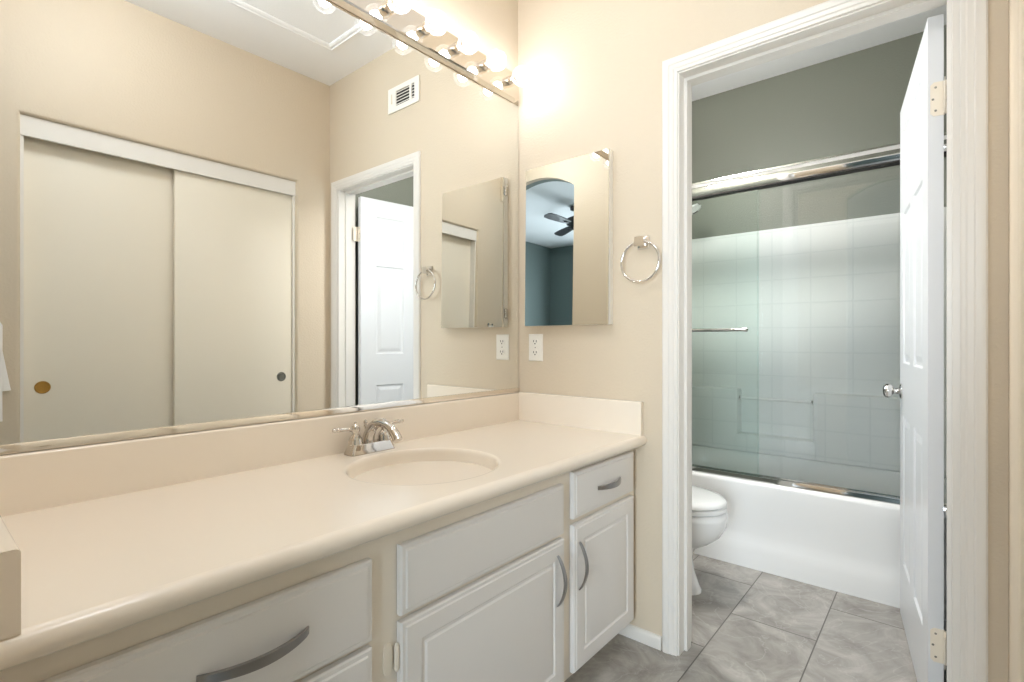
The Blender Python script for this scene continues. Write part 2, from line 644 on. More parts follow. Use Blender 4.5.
# attic hatch moulding on the ceiling
bm = bmesh.new()
HX0, HX1, HY0, HY1 = 0.56, 1.19, -1.02, -0.208
rs = []
for w, d in ((0.0, 0.0), (0.002, 0.010), (0.016, 0.014), (0.02, 0.009), (0.034, 0.011), (0.044, 0.005), (0.046, -0.003)):
    z = CEIL - d
    rs.append([(HX0 + w, HY0 + w, z), (HX1 - w, HY0 + w, z), (HX1 - w, HY1 - w, z), (HX0 + w, HY1 - w, z)])
rings(bm, rs, True, False, True)
hatch = obj('ceiling_hatch', bm, M['ceiling'], None, 20)
hatch['label'] = 'white moulded access panel set in the ceiling, seen in the big mirror'
hatch['category'] = 'ceiling hatch'

# ------------------------------------------------------------------ closet doors
bm = B((1.592, 1.606, CY0, CY1, 1.998, CZT - 0.001))
struct('trim_4', bm, M['trim'], label='white fascia board across the top of the closet opening', cat='fascia board')
bm = B((1.598, 1.68, CY0, CY0 + 0.012, 0, 1.998), (1.598, 1.68, CY1 - 0.012, CY1, 0, 1.998))
struct('trim_5', bm, M['trim'], label='thin white side jambs of the closet opening', cat='closet jamb')


def closet_door(name, x, y0, y1, py, m, label, fz):
    d = thing(name, label, 'sliding door', (x + 0.012, (y0 + y1) / 2, 0.012), kind='structure')
    obj('door_panel', B((x, x + 0.024, y0, y1, 0.012, 2.03), bev=0.002), M['closet'], d)
    p = bmesh.new()
    lathe(p, (x + 0.001, py, fz), (-1, 0, 0), [(0.027, 0), (0.028, 0.003), (0.026, 0.0048), (0.0225, 0.0046), (0.021, 0.0026), (0.012, 0.0017), (0.003, 0.0015)], 28)
    obj('finger_pull', p, m, d)
    return d


closet_door('door_2', 1.648, CY0 + 0.013, -0.82, -1.357, M['brass'], 'off-white sliding closet door with round brass finger pull', 0.905)
closet_door('door_3', 1.614, -0.852, CY1 - 0.013, -0.293, M['steel'], 'off-white sliding closet door with round grey steel finger pull', 0.898)

# ------------------------------------------------------------------ bathroom door leaf
door = thing('door_1', 'white six panel door standing open into the bathroom', 'door', (1.449, 0.13, 0.0), kind='structure')
LD = Vector((-0.136, 0.9907, 0)).normalized()      # along the leaf from the hinges
LN = Vector((-LD.y, LD.x, 0))                      # out of its visible face
LO = Vector((1.449, 0.13, 0))
LWID, LT = 0.722, 0.035


def leafpt(a, b, d):
    """a along leaf, b height, d = distance from the hinge-side (hidden) face towards the visible face"""
    p = LO + LD * a + LN * d
    return Vector((p.x, p.y, b))


aL = [0, 0.106, 0.311, 0.411, 0.616, LWID]
bL = [0.012, 0.245, 0.824, 1.027, 1.604, 1.709, 1.925, 2.038]
bm = bmesh.new()
for side, sg in ((LT, -1), (0.0, 1)):
    for i in range(5):
        for j in range(7):
            a0, a1, b0, b1 = aL[i], aL[i + 1], bL[j], bL[j + 1]
            if i in (1, 3) and j in (1, 3, 5):
                seq = [(0, 0), (0.006, 0.006), (0.016, 0.007), (0.034, 0.002), (0.036, 0.0015)]
                rr = []
                for ins, d in seq:
                    dd = side + sg * d
                    rr.append([leafpt(a0 + ins, b0 + ins, dd), leafpt(a1 - ins, b0 + ins, dd), leafpt(a1 - ins, b1 - ins, dd), leafpt(a0 + ins, b1 - ins, dd)])
                rings(bm, rr, True, False, True)
            else:
                bm.faces.new([bm.verts.new(leafpt(*q, side)) for q in ((a0, b0), (a1, b0), (a1, b1), (a0, b1))])
for i in range(5):
    for b in (bL[0], bL[-1]):
        bm.faces.new([bm.verts.new(leafpt(*q)) for q in ((aL[i], b, 0), (aL[i + 1], b, 0), (aL[i + 1], b, LT), (aL[i], b, LT))])
for j in range(7):
    for a in (0, LWID):
        bm.faces.new([bm.verts.new(leafpt(*q)) for q in ((a, bL[j], 0), (a, bL[j + 1], 0), (a, bL[j + 1], LT), (a, bL[j], LT))])
bmesh.ops.remove_doubles(bm, verts=bm.verts, dist=1e-5)
obj('door_leaf', bm, M['door'], door, smooth=12)
for zc in (1.80, 0.247):
    h = bmesh.new()
    # leaf plate on the door edge
    for k in (0,):
        pts = [leafpt(-0.002, zc - 0.048, -0.002), leafpt(-0.002, zc - 0.048, 0.022), leafpt(-0.002, zc - 0.040, 0.030),
               leafpt(-0.002, zc + 0.040, 0.030), leafpt(-0.002, zc + 0.048, 0.022), leafpt(-0.002, zc + 0.048, -0.002)]
        p2 = [p + LD * 0.003 for p in pts]
        rings(h, [pts, p2], True, True, True)
    # plate on the jamb and the barrel between
    box(h, 1.4505, 1.4525, 0.095, 0.128, zc - 0.046, zc + 0.046)
    for k in range(5):
        z0 = zc - 0.046 + k * 0.0186
        lathe(h, (1.4545, 0.1255, z0), (0, 0, 1), [(0.0058, 0), (0.0058, 0.0172)], 14)
    hh = obj('hinge', h, M['ivory'], door, label='painted ivory door hinge')
    s = bmesh.new()
    for dz, dd in ((0.033, 0.018), (0.0, 0.024), (-0.033, 0.018)):
        lathe(s, leafpt(-0.002, zc + dz, dd), -LD, [(0.0032, 0), (0.0026, 0.0012)], 10)
    obj('hinge_screws', s, M['steel'], hh)
for sgn, d0 in ((1, LT), (-1, 0.0)):
    k = bmesh.new()
    lathe(k, leafpt(0.655, 0.914, d0), LN * sgn, [(0.031, 0), (0.031, 0.004), (0.027, 0.008), (0.013, 0.011), (0.0105, 0.02), (0.0115, 0.026),
                                                  (0.02, 0.031), (0.0265, 0.038), (0.0285, 0.046), (0.0265, 0.054), (0.019, 0.060), (0.008, 0.0625)], 28)
    obj('door_knob', k, M['chrome'], door, label='chrome door knob')
obj('latch_plate', B((0, 0, 0, 0, 0, 0)) if False else (lambda q: (rings(q, [[leafpt(LWID, 0.885, 0.006), leafpt(LWID, 0.885, 0.029), leafpt(LWID, 0.943, 0.029), leafpt(LWID, 0.943, 0.006)],
                                                                               [leafpt(LWID + 0.002, 0.885, 0.006), leafpt(LWID + 0.002, 0.885, 0.029), leafpt(LWID + 0.002, 0.943, 0.029), leafpt(LWID + 0.002, 0.943, 0.006)]],
                                                                         True, True, True), q)[1])(bmesh.new()), M['chrome'], door)

# ------------------------------------------------------------------ vanity cabinet
van = thing('vanity_cabinet', 'long off-white vanity cabinet with drawers and raised panel doors under the cream countertop', 'vanity cabinet', (0.30, -0.85, 0.0))
VF = 0.562          # face frame plane
bm = bmesh.new()
for q in ((0.004, 0.012, YN + 0.004, -0.004, 0.085, 0.722), (0.012, VF - 0.02, YN + 0.004, YN + 0.02, 0.085, 0.722),
          (0.012, VF - 0.02, -0.02, -0.004, 0.085, 0.722), (0.012, VF - 0.02, YN + 0.02, -0.02, 0.085, 0.10)):
    box(bm, *q)
box(bm, 0.004, 0.50, YN + 0.004, -0.004, 0.0, 0.085)
obj('cabinet_body', bm, M['frame'], van)
bm = bmesh.new()
for y0, y1 in ((YN + 0.004, -1.655), (-1.168, -1.085), (-0.494, -0.430), (-0.038, -0.004)):
    box(bm, VF - 0.02, VF, y0, y1, 0.085, 0.722)
for y0, y1, zs in ((-1.655, -1.168, (0.085, 0.325, 0.50, 0.672)), (-1.085, -0.494, (0.085, 0.515, 0.675)), (-0.430, -0.038, (0.085, 0.54, 0.695))):
    for i, z in enumerate(zs):
        top = z + 0.03 if i < len(zs) - 1 else 0.722
        box(bm, VF - 0.02, VF, y0, y1, z, top)
obj('face_frame', bm, M['frame'], van)
FR = lambda a, b, d: Vector((VF + 0.002 + d, a, b))
DRAW = [(0.0, 0.012), (0.003, 0.0155), (0.011, 0.0155), (0.0135, 0.0185), (0.016, 0.019)]
DOORL = [(0.0, 0.012), (0.003, 0.0165), (0.010, 0.0165), (0.013, 0.019), (0.052, 0.019), (0.055, 0.016), (0.057, 0.0145), (0.064, 0.0145), (0.068, 0.0185), (0.071, 0.019)]


def front(name, y0, y1, z0, z1, loops, label=None):
    b = bmesh.new()
    panel(b, FR, y0, y1, z0, z1, loops, 0.0)
    return obj(name, b, M['cab'], van, smooth=15, label=label)


def pull(parent, c, horiz, L, proj, wid, label=None):
    """arched flat pull: ribbon with tapered ends; c = centre on the front face"""
    b = bmesh.new()
    rs = []
    n = 22
    for i in range(n + 1):
        t = i / n
        s = (t - 0.5) * L
        h = proj * math.sin(PI * t) ** 0.75 if 0 < t < 1 else 0
        w = wid * (0.74 + 0.26 * math.sin(PI * t))
        th = 0.0045
        def P(side, out):
            a = s
            x = c[0] + max(0, h + out) if out < 0 else c[0] + h + out
            return Vector((x, c[1] + a, c[2] + side)) if horiz else Vector((x, c[1] + side, c[2] + a))
        r = [P(-w / 2, -th / 2 if h > 0.004 else 0), P(-w / 2 + 0.001, th / 2 + 0.001), P(w / 2 - 0.001, th / 2 + 0.001), P(w / 2, -th / 2 if h > 0.004 else 0)]
        rs.append(r)
    rings(b, rs, True, True, True)
    return obj('drawer_pull' if horiz else 'door_pull', b, M['satin'], parent, label=label)


XF = VF + 0.002 + 0.019
d1 = front('drawer_front', -0.438, -0.038, 0.563, 0.7075, DRAW)
pull(d1, (XF, -0.226, 0.631), True, 0.150, 0.024, 0.018)
o1 = front('cabinet_door', -0.438, -0.038, 0.090, 0.5445, DOORL)
pull(o1, (XF, -0.4125, 0.415), False, 0.148, 0.028, 0.013)
front('false_drawer_front', -1.093, -0.490, 0.536, 0.684, DRAW)
o2 = front('cabinet_door', -1.093, -0.490, 0.088, 0.522, DOORL)
pull(o2, (XF, -0.530, 0.410), False, 0.148, 0.028, 0.013)
for zc in (0.452, 0.16):
    b = bmesh.new()
    lathe(b, (VF + 0.010, -1.099, zc - 0.024), (0, 0, 1), [(0.0055, 0), (0.0055, 0.048)], 14)
    lathe(b, (VF + 0.010, -1.099, zc - 0.029), (0, 0, 1), [(0.003, 0), (0.0045, 0.005)], 12)
    lathe(b, (VF + 0.010, -1.099, zc + 0.024), (0, 0, 1), [(0.0045, 0), (0.003, 0.005)], 12)
    prof = []
    for i in range(24):
        t = 2 * PI * i / 24
        prof.append((-1.116 + 0.011 * math.copysign(abs(math.cos(t)) ** 0.7, math.cos(t)), zc + 0.033 * math.copysign(abs(math.sin(t)) ** 0.7, math.sin(t))))
    extrude_x(b, prof, VF, VF + 0.003)
    obj('cabinet_hinge', b, M['ivory'], o2, label='ivory exposed cabinet hinge')
for z0, z1 in ((0.517, 0.679), (0.340, 0.505), (0.09, 0.328)):
    dd = front('drawer_front', -1.665, -1.163, z0, z1, DRAW)
    pull(dd, (XF, -1.389, (z0 + z1) / 2 + 0.003), True, 0.178, 0.030, 0.019)

# ------------------------------------------------------------------ countertop with integral oval bowl and splashes
ctr = thing('countertop', 'long cream countertop with rounded front edge and moulded oval sink', 'countertop', (0.30, -0.85, 0.717))
CTZ, CTB, NX = 0.765, 0.725, 0.613
SX, SY, SRX, SRY = 0.324, -0.812, 0.206, 0.219
N = 96
bm = bmesh.new()
inner = ringpts(SX, SY, SRX, SRY, CTZ, N)
FX = NX - 0.019
top = rectring(SX, SY, 0.003, FX, YN + 0.003, -0.003, CTZ, inner)
prof = [(1.0, -0.0004), (0.988, -0.002), (0.978, -0.0055), (0.972, -0.011), (0.97, -0.018)]
rs = [top, ringpts(SX, SY, SRX * 1.03, SRY * 1.03, CTZ, N)]
for s, dz in prof:
    rs.append(ringpts(SX, SY, SRX * s, SRY * s, CTZ + dz, N))
rings(bm, rs)
ye0, ye1 = YN + 0.003, -0.003
nose = []
rr = (CTZ - CTB) / 2
for i in range(13):
    a = PI / 2 - PI * i / 12
    nose.append((FX + rr * math.cos(a), CTB + rr + rr * math.sin(a)))
npf = [(FX, CTZ)] + nose[1:] + [(0.003, CTB)]
rings(bm, [[(a, ye0, b) for a, b in npf], [(a, ye1, b) for a, b in npf]], False)
for ye in (ye0, ye1):
    bm.faces.new([bm.verts.new((a, ye, b)) for a, b in [(0.003, CTZ)] + npf])
obj('counter_slab', bm, M['counter'], ctr, smooth=35)
bm = bmesh.new()
rs = []
for s, dz in ((0.97, -0.018), (0.968, -0.024), (0.962, -0.034), (0.935, -0.06), (0.87, -0.092), (0.75, -0.118), (0.55, -0.136), (0.3, -0.144), (0.12, -0.147)):
    rs.append(ringpts(SX, SY, SRX * s, SRY * s, CTZ + dz, N))
rings(bm, rs, True, False, True)
obj('sink_bowl', bm, M['counter'], ctr, smooth=50)
bm = bmesh.new()
lathe(bm, (SX, SY, CTZ - 0.1475), (0, 0, 1), [(0.03, 0), (0.03, 0.002), (0.026, 0.004), (0.018, 0.003), (0.0175, 0.0015), (0.012, 0.004), (0.003, 0.0055)], 28)
obj('drain', bm, M['chrome'], ctr)


def splash_prof(t, z1, r=0.006):
    p = [(0, CTZ - 0.001), (t, CTZ - 0.001)]
    for i in range(6):
        a = i / 5 * PI / 2
        p.append((t - r + r * math.cos(a), z1 - r + r * math.sin(a)))
    p.append((0, z1))
    return p


bm = bmesh.new()
extrude_x(bm, [(0.002 + a, b) for a, b in splash_prof(0.02, 0.884)], YN + 0.003, -0.003, axis='y')
obj('backsplash', bm, M['counter'], ctr, smooth=60)
bm = bmesh.new()
extrude_x(bm, [(-0.002 - a, b) for a, b in splash_prof(0.02, 0.888)], 0.022, 0.600)
obj('side_splash', bm, M['counter'], ctr, smooth=60)
bm = bmesh.new()
extrude_x(bm, [(YN + 0.002 + a, b) for a, b in splash_prof(0.038, 0.866)], 0.022, 0.605)
obj('side_splash', bm, M['counter'], ctr, smooth=60)

# ------------------------------------------------------------------ faucet
FY, FXc = -0.817, 0.068
CTZ += 0.0006
fau = thing('faucet', 'polished two handle centerset faucet behind the oval sink', 'faucet', (FXc, FY, CTZ))


def roundrect(cx, cy, hx, hy, z, r, n=6):
    out = []
    for sx, sy, a0 in ((1, 1, 0), (-1, 1, PI / 2), (-1, -1, PI), (1, -1, 1.5 * PI)):
        for i in range(n + 1):
            a = a0 + i / n * PI / 2
            out.append(Vector((cx + sx * (hx - r) + r * math.cos(a), cy + sy * (hy - r) + r * math.sin(a), z)))
    return out


bm = bmesh.new()
rs = []
for hx, hy, dz in ((0.026, 0.081, 0.0), (0.026, 0.081, 0.003), (0.0235, 0.078, 0.010), (0.0215, 0.072, 0.026), (0.020, 0.069, 0.030), (0.015, 0.064, 0.031)):
    rs.append(roundrect(FXc, FY, hx, hy, CTZ + dz, 0.010))
rings(bm, rs, True, True, True)
obj('faucet_base', bm, M['nickel'], fau, smooth=30)
bm = bmesh.new()
sp_pts, sp_r = [], []
ctrl = [(0.056, 0.024), (0.062, 0.050), (0.079, 0.076), (0.106, 0.092), (0.138, 0.095), (0.170, 0.086), (0.194, 0.069), (0.208, 0.052)]
for i in range(len(ctrl) - 1):
    p0, p1, p2, p3 = ctrl[max(i - 1, 0)], ctrl[i], ctrl[i + 1], ctrl[min(i + 2, len(ctrl) - 1)]
    for k in range(5):
        t = k / 5
        q = [0.5 * (2 * p1[j] + (p2[j] - p0[j]) * t + (2 * p0[j] - 5 * p1[j] + 4 * p2[j] - p3[j]) * t * t + (3 * p1[j] - p0[j] - 3 * p2[j] + p3[j]) * t ** 3) for j in (0, 1)]
        sp_pts.append((q[0], FY, CTZ + q[1]))
sp_pts.append((ctrl[-1][0], FY, CTZ + ctrl[-1][1]))
for i in range(len(sp_pts)):
    t = i / (len(sp_pts) - 1)
    sp_r.append(0.0205 - 0.0085 * min(1, t * 1.7) + 0.0035 * max(0, (t - 0.65) / 0.35))
tube(bm, sp_pts, sp_r, 18)
obj('spout', bm, M['nickel'], fau, smooth=60)
bm = bmesh.new()
tube(bm, [(0.043, FY, CTZ + 0.026), (0.043, FY, CTZ + 0.075)], 0.0028, 10)
lathe(bm, (0.043, FY, CTZ + 0.073), (0, 0, 1), [(0.003, 0), (0.0062, 0.004), (0.0045, 0.010), (0.0068, 0.016), (0.005, 0.022), (0.001, 0.024)], 16)
obj('lift_rod', bm, M['nickel'], fau)
for sg in (-1, 1):
    hy = FY + sg * 0.0525
    bm = bmesh.new()
    lathe(bm, (FXc, hy, CTZ + 0.029), (0, 0, 1), [(0.0215, 0), (0.022, 0.003), (0.020, 0.008), (0.0205, 0.013), (0.0185, 0.021), (0.0125, 0.029), (0.0095, 0.034),
                                                   (0.0098, 0.038), (0.0135, 0.042), (0.0142, 0.050), (0.0122, 0.057), (0.008, 0.0615), (0.005, 0.064), (0.0055, 0.067), (0.001, 0.070)], 24)
    # lever with a turned finial, pointing away from the spout
    tube(bm, [(FXc, hy + sg * a, CTZ + z) for a, z in ((0.008, 0.0765), (0.016, 0.077), (0.024, 0.078), (0.034, 0.0795), (0.046, 0.0805), (0.056, 0.081), (0.061, 0.081), (0.064, 0.081), (0.070, 0.0812), (0.076, 0.0812), (0.079, 0.081))],
         [0.0045, 0.0068, 0.0042, 0.0048, 0.0062, 0.0072, 0.0074, 0.0045, 0.0066, 0.0052, 0.001], 14)
    obj('faucet_handle', bm, M['nickel'], fau, smooth=60)

# ------------------------------------------------------------------ big wall mirror and the light bar above
MY0, MY1, MZ0, MZ1 = -1.640, -0.004, 0.896, 2.152
mir = thing('wall_mirror', 'large frameless mirror filling the wall above the vanity', 'mirror', (0.003, -0.82, MZ0))
obj('mirror_glass', B((0.0015, 0.0065, MY0, MY1, MZ0, MZ1)), M['mirror'], mir, smooth=0)
bm = bmesh.new()
extrude_x(bm, [(0.0005, 0.886), (0.011, 0.886), (0.0125, 0.888), (0.0125, 0.903), (0.0115, 0.905), (0.0075, 0.9055), (0.0072, 0.893), (0.0005, 0.893)], MY0, MY1, axis='y')
obj('mirror_channel', bm, M['bright'], mir, smooth=30)

YB0, YB1 = -1.632, -0.034
bar = thing('vanity_light_bar', 'long polished light bar with a row of lit globe bulbs above the mirror', 'vanity light', (0.0, -0.82, 2.156))
bm = bmesh.new()
extrude_x(bm, [(0.001, 2.156), (0.006, 2.156), (0.010, 2.158), (0.030, 2.163), (0.034, 2.167), (0.034, 2.266), (0.030, 2.270), (0.001, 2.272)], YB0, YB1, axis='y')
obj('bar_plate', bm, M['bright'], bar, smooth=20)
RB, RC = 0.039, 0.0205
M['bulb_glow'] = emit('glowing_bulb_core', (0.95, 0.985, 1.03), BULB_W / (PI * 4 * PI * RC * RC))
for k in range(10):
    y = -0.100 - 0.1563 * k
    c = (0.101, y, 2.2165)
    b = bmesh.new()
    lathe(b, (0.0335, y, 2.2165), (1, 0, 0), [(0.0215, 0), (0.0215, 0.026), (0.0195, 0.0285), (0.0165, 0.0285), (0.016, 0.022), (0.0158, 0.004)], 28)
    so = obj('bulb_socket', b, M['bright'], bar, smooth=40)
    b = bmesh.new()
    pr = []
    for i in range(19):
        a = PI * i / 18
        pr.append((RB * math.sin(a), RB * math.cos(a)))
    pr = [(r, h) for r, h in pr if not (h < 0 and r < 0.0135)] + [(0.0135, -0.039), (0.013, -0.048)]
    lathe(b, c, (1, 0, 0), pr, 32, True, True)
    gb = obj('globe_bulb', b, M['globe'], bar, smooth=60)
    b = bmesh.new()
    bmesh.ops.create_icosphere(b, subdivisions=2, radius=RC, matrix=Matrix.Translation(c))
    obj('bulb_filament', b, M['bulb_glow'], gb)

# ------------------------------------------------------------------ medicine cabinet, outlet, towel ring, vent
MX0, MX1, CZ0, CZ1 = 0.072, 0.473, 1.176, 1.846
med = thing('medicine_cabinet', 'recessed medicine cabinet with a frameless mirror door on the beige wall', 'medicine cabinet', ((MX0 + MX1) / 2, -0.0, CZ0))
obj('cabinet_box', B((MX0, MX1, -0.026, -0.001, CZ0, CZ1)), M['plastic'], med)
bm = bmesh.new()
panel(bm, lambda a, b, d: Vector((a, -0.0265 - d - (CZ1 - b) * 0.0130, b)), MX0, MX1, CZ0, CZ1, [(0.0, 0.006)], 0.0)
obj('mirror_door', bm, M['mirror'], med, smooth=0)
for zc in (CZ0 + 0.06, CZ1 - 0.06):
    b = B((MX0 - 0.004, MX0, -0.0265, -0.006, zc - 0.02, zc + 0.02))
    lathe(b, (MX0 - 0.004, -0.018, zc - 0.022), (0, 0, 1), [(0.004, 0), (0.004, 0.044)], 12)
    obj('cabinet_hinge', b, M['chrome'], med)

out = thing('wall_outlet', 'ivory duplex power outlet below the medicine cabinet', 'power outlet', (0.1015, 0.0, 1.084))
OX, OZ = 0.1015, 1.084
bm = bmesh.new()
panel(bm, lambda a, b, d: Vector((a, -d, b)), OX - 0.0375, OX + 0.0375, OZ - 0.0585, OZ + 0.0585, [(0.0, 0.003), (0.004, 0.006), (0.006, 0.0065)], 0.0005)
obj('cover_plate', bm, M['plastic'], out, smooth=20)
for dz in (-0.0235, 0.0235):
    b = bmesh.new()
    pf = []
    for i in range(28):
        t = 2 * PI * i / 28
        pf.append((OX + max(-0.0165, min(0.0165, 0.0185 * math.cos(t))), OZ + dz + 0.0145 * math.sin(t)))
    rings(b, [[(a, -0.006, z) for a, z in pf], [(a, -0.0085, z) for a, z in pf]], True, True, True)
    rc = obj('receptacle', b, M['plastic'], out)
    b = B((OX - 0.0085, OX - 0.0055, -0.0092, -0.008, OZ + dz - 0.001, OZ + dz + 0.008), (OX + 0.0055, OX + 0.0085, -0.0092, -0.008, OZ + dz - 0.001, OZ + dz + 0.008))
    lathe(b, (OX, -0.008, OZ + dz - 0.007), (0, -1, 0), [(0.003, 0), (0.003, 0.0012)], 12)
    obj('slots', b, M['dark'], rc)
b = bmesh.new()
lathe(b, (OX, -0.006, OZ), (0, -1, 0), [(0.003, 0), (0.0022, 0.0015)], 12)
obj('plate_screw', b, M['steel'], out)

TX, TZ = 0.601, 1.475
ring = thing('towel_ring', 'empty chrome towel ring on the wall beside the doorway', 'towel ring', (TX, 0.0, 1.40))
bm = bmesh.new()
panel(bm, lambda a, b, d: Vector((a, -d, b)), TX - 0.024, TX + 0.024, TZ - 0.024, TZ + 0.024, [(0, 0.004), (0.004, 0.009), (0.008, 0.010), (0.0145, 0.013), (0.0150, 0.036), (0.012, 0.040), (0.006, 0.042)], 0.0008)
obj('wall_mount', bm, M['chrome'], ring, smooth=20)
bm = bmesh.new()
tube(bm, [(TX + 0.074 * math.sin(t), -0.030 - 0.006 * (1 - math.cos(t)) / 2, 1.402 + 0.074 * math.cos(t)) for t in [2 * PI * i / 56 for i in range(56)]], 0.0047, 12, True)
obj('ring', bm, M['chrome'], ring, smooth=60)

vent = thing('air_vent', 'white louvered air register high on the wall, reflected in the mirror', 'air vent', (0.814, 0.0, 2.45))
VX0, VX1, VZ0, VZ1 = 0.682, 0.946, 2.381, 2.517
bm = bmesh.new()
xs = [VX0, 0.718, 0.745, 0.760, 0.878, VX1]
zs = [VZ0, 2.409, 2.491, VZ1]
for i in range(5):
    for j in range(3):
        if i in (1, 3) and j == 1:
            continue
        box(bm, xs[i], xs[i + 1], -0.009, -0.002, zs[j], zs[j + 1])
bmesh.ops.remove_doubles(bm, verts=bm.verts, dist=1e-5)
obj('vent_frame', bm, M['plastic'], vent, smooth=0)
obj('vent_shade_plate', B((xs[1], xs[4], -0.0025, -0.0008, zs[1], zs[2])), M['shadowbox'], vent)  # flat dark plate in place of the shaded recess
bm = bmesh.new()
for x0, x1, n in ((xs[1], xs[2], 5), (xs[3], xs[4], 5)):
    for k in range(n):
        z = zs[1] + (k + 0.5) * (zs[2] - zs[1]) / n
        h = 0.0021
        pf = [(-0.0028, z + 0.0026 - h), (-0.0085, z - 0.0022 - h), (-0.0085, z - 0.0022 + h), (-0.0028, z + 0.0026 + h)]
        extrude_x(bm, pf, x0, x1)
obj('louvers', bm, M['plastic'], vent, smooth=0)
obj('damper_lever', B((0.910, 0.9145, -0.014, -0.0085, 2.428, 2.482)), M['ivory'], vent)

# ------------------------------------------------------------------ white cloth at the end of the closet wall
bm = bmesh.new()
rs = []
n = 26
ztop, zbot = 1.285, 0.782
for j in range(15):
    t = j / 14
    z = ztop + (zbot - ztop) * t
    hw = 0.022 + 0.063 * min(1, t * 5)
    yc = -1.580
    front_, back_ = [], []
    for i in range(n + 1):
        s = i / n
        y = yc + (s * 2 - 1) * hw
        x = RW - 0.030 - 0.014 * math.sin(s * 4.6 * PI + 0.6) * min(1, t * 3 + 0.2) - 0.004 * math.sin(7 * t)
        front_.append(Vector((x - 0.005, y, z)))
        back_.append(Vector((x + 0.003, y, z)))
    rs.append(front_ + back_[::-1])
rings(bm, rs, True, True, True)
# shorter fold flaring out behind it
rs = []
for j in range(9):
    t = j / 8
    z = 1.10 - 0.20 * t - 0.004 * math.sin(t * PI)
    ye = -1.497 + 0.030 * t
    rs.append([Vector((RW - 0.014, -1.55, z)), Vector((RW - 0.024, -1.52, z)), Vector((RW - 0.020, ye - 0.004, z + 0.006)), Vector((RW - 0.014, ye, z + 0.006)), Vector((RW - 0.010, ye - 0.004, z + 0.004)), Vector((RW - 0.010, -1.55, z))])
rings(bm, rs, True, True, True)
cl = thing('hanging_cloth', 'white cloth hanging on the wall at the mirror edge, reflected beside the closet', 'cloth', (RW - 0.005, -1.58, 1.29))
obj('cloth', bm, M['cloth'], cl, smooth=60)
bm = bmesh.new()
lathe(bm, (RW - 0.0005, -1.58, 1.292), (-1, 0, 0), [(0.016, 0), (0.015, 0.004), (0.006, 0.006), (0.005, 0.036), (0.009, 0.040), (0.008, 0.046), (0.001, 0.048)], 18)
obj('hook', bm, M['chrome'], cl)

# ------------------------------------------------------------------ bathtub
TF, TB, TRX0, TRX1, TRZ = 0.905, 1.695, 0.003, RW - 0.003, 0.425
tub = thing('bathtub', 'white alcove bathtub behind the sliding glass doors', 'bathtub', (0.78, 1.3, 0.0))
bm = bmesh.new()
cx, cy = (TRX0 + TRX1) / 2, (TF + TB) / 2
inn = ringpts(cx, cy + 0.015, 0.665, 0.30, TRZ, 96, 4.0)
outr = rectring(cx, cy, TRX0, TRX1, TF + 0.022, TB, TRZ, inn)
rs = [outr, inn]
for s, sy, dz in ((0.99, 0.985, -0.004), (0.98, 0.965, -0.018), (0.955, 0.92, -0.10), (0.92, 0.86, -0.22), (0.87, 0.78, -0.30), (0.78, 0.62, -0.335), (0.4, 0.3, -0.345)):
    rs.append(ringpts(cx, cy + 0.015, 0.665 * s, 0.30 * sy, TRZ + dz, 96, 4.0 - 0.8 * (1 - s)))
rings(bm, rs, True, False, True)
obj('tub_shell', bm, M['tub'], tub, smooth=60)
bm = bmesh.new()
pf = [(TF + 0.03, TRZ)]
for i in range(9):
    a = PI / 2 - i / 8 * PI / 2
    pf.append((TF + 0.022 - 0.022 * math.cos(a), TRZ - 0.022 + 0.022 * math.sin(a)))
pf += [(TF + 0.001, 0.34), (TF + 0.009, 0.24), (TF + 0.011, 0.17), (TF + 0.0095, 0.145), (TF + 0.0055, 0.122), (TF + 0.002, 0.102), (TF, 0.08), (TF - 0.0005, 0.0), (TF + 0.03, 0.0)]
extrude_x(bm, pf, TRX0, TRX1)
obj('tub_apron', bm, M['tub'], tub, smooth=60)

# moulded wall surround with ledges and a grab bar
sur = thing('tub_surround', 'glossy white moulded tile pattern surround above the bathtub', 'tub surround', (0.78, 1.69, TRZ))
bm = bmesh.new()
box(bm, 0.002, RW - 0.002, 1.672, 1.697, TRZ + 0.001, 1.80, bev=0.004)
obj('back_panel', bm, M['surround'], sur)
for x0, x1 in ((0.002, 0.030), (RW - 0.030, RW - 0.002)):
    obj('end_panel', B((x0, x1, 0.995, 1.671, TRZ + 0.001, 1.80), bev=0.004), M['surround'], sur)
bm = bmesh.new()


def ledge_prof(x0, x1, z0, z1):
    box(bm, x0, x1, 1.585, 1.690, z0, z1, bev=0.014)


ledge_prof(0.025, 0.470, 0.4268, 0.812)
ledge_prof(0.880, RW - 0.025, 0.4268, 0.812)
ledge_prof(0.44, 0.91, 0.4268, 0.535)
obj('moulded_ledge', bm, M['surround'], sur, smooth=30)
bm = bmesh.new()
tube(bm, [(0.471, 1.625, 0.757), (0.879, 1.625, 0.757)], 0.009, 12)
obj('grab_bar', bm, M['tub'], sur)
for xx, s in ((0.471, 1), (0.879, -1)):
    b = bmesh.new()
    lathe(b, (xx, 1.625, 0.757), (s, 0, 0), [(0.016, 0), (0.016, 0.008), (0.010, 0.012)], 14)
    obj('bar_bracket', b, M['chrome'], sur)

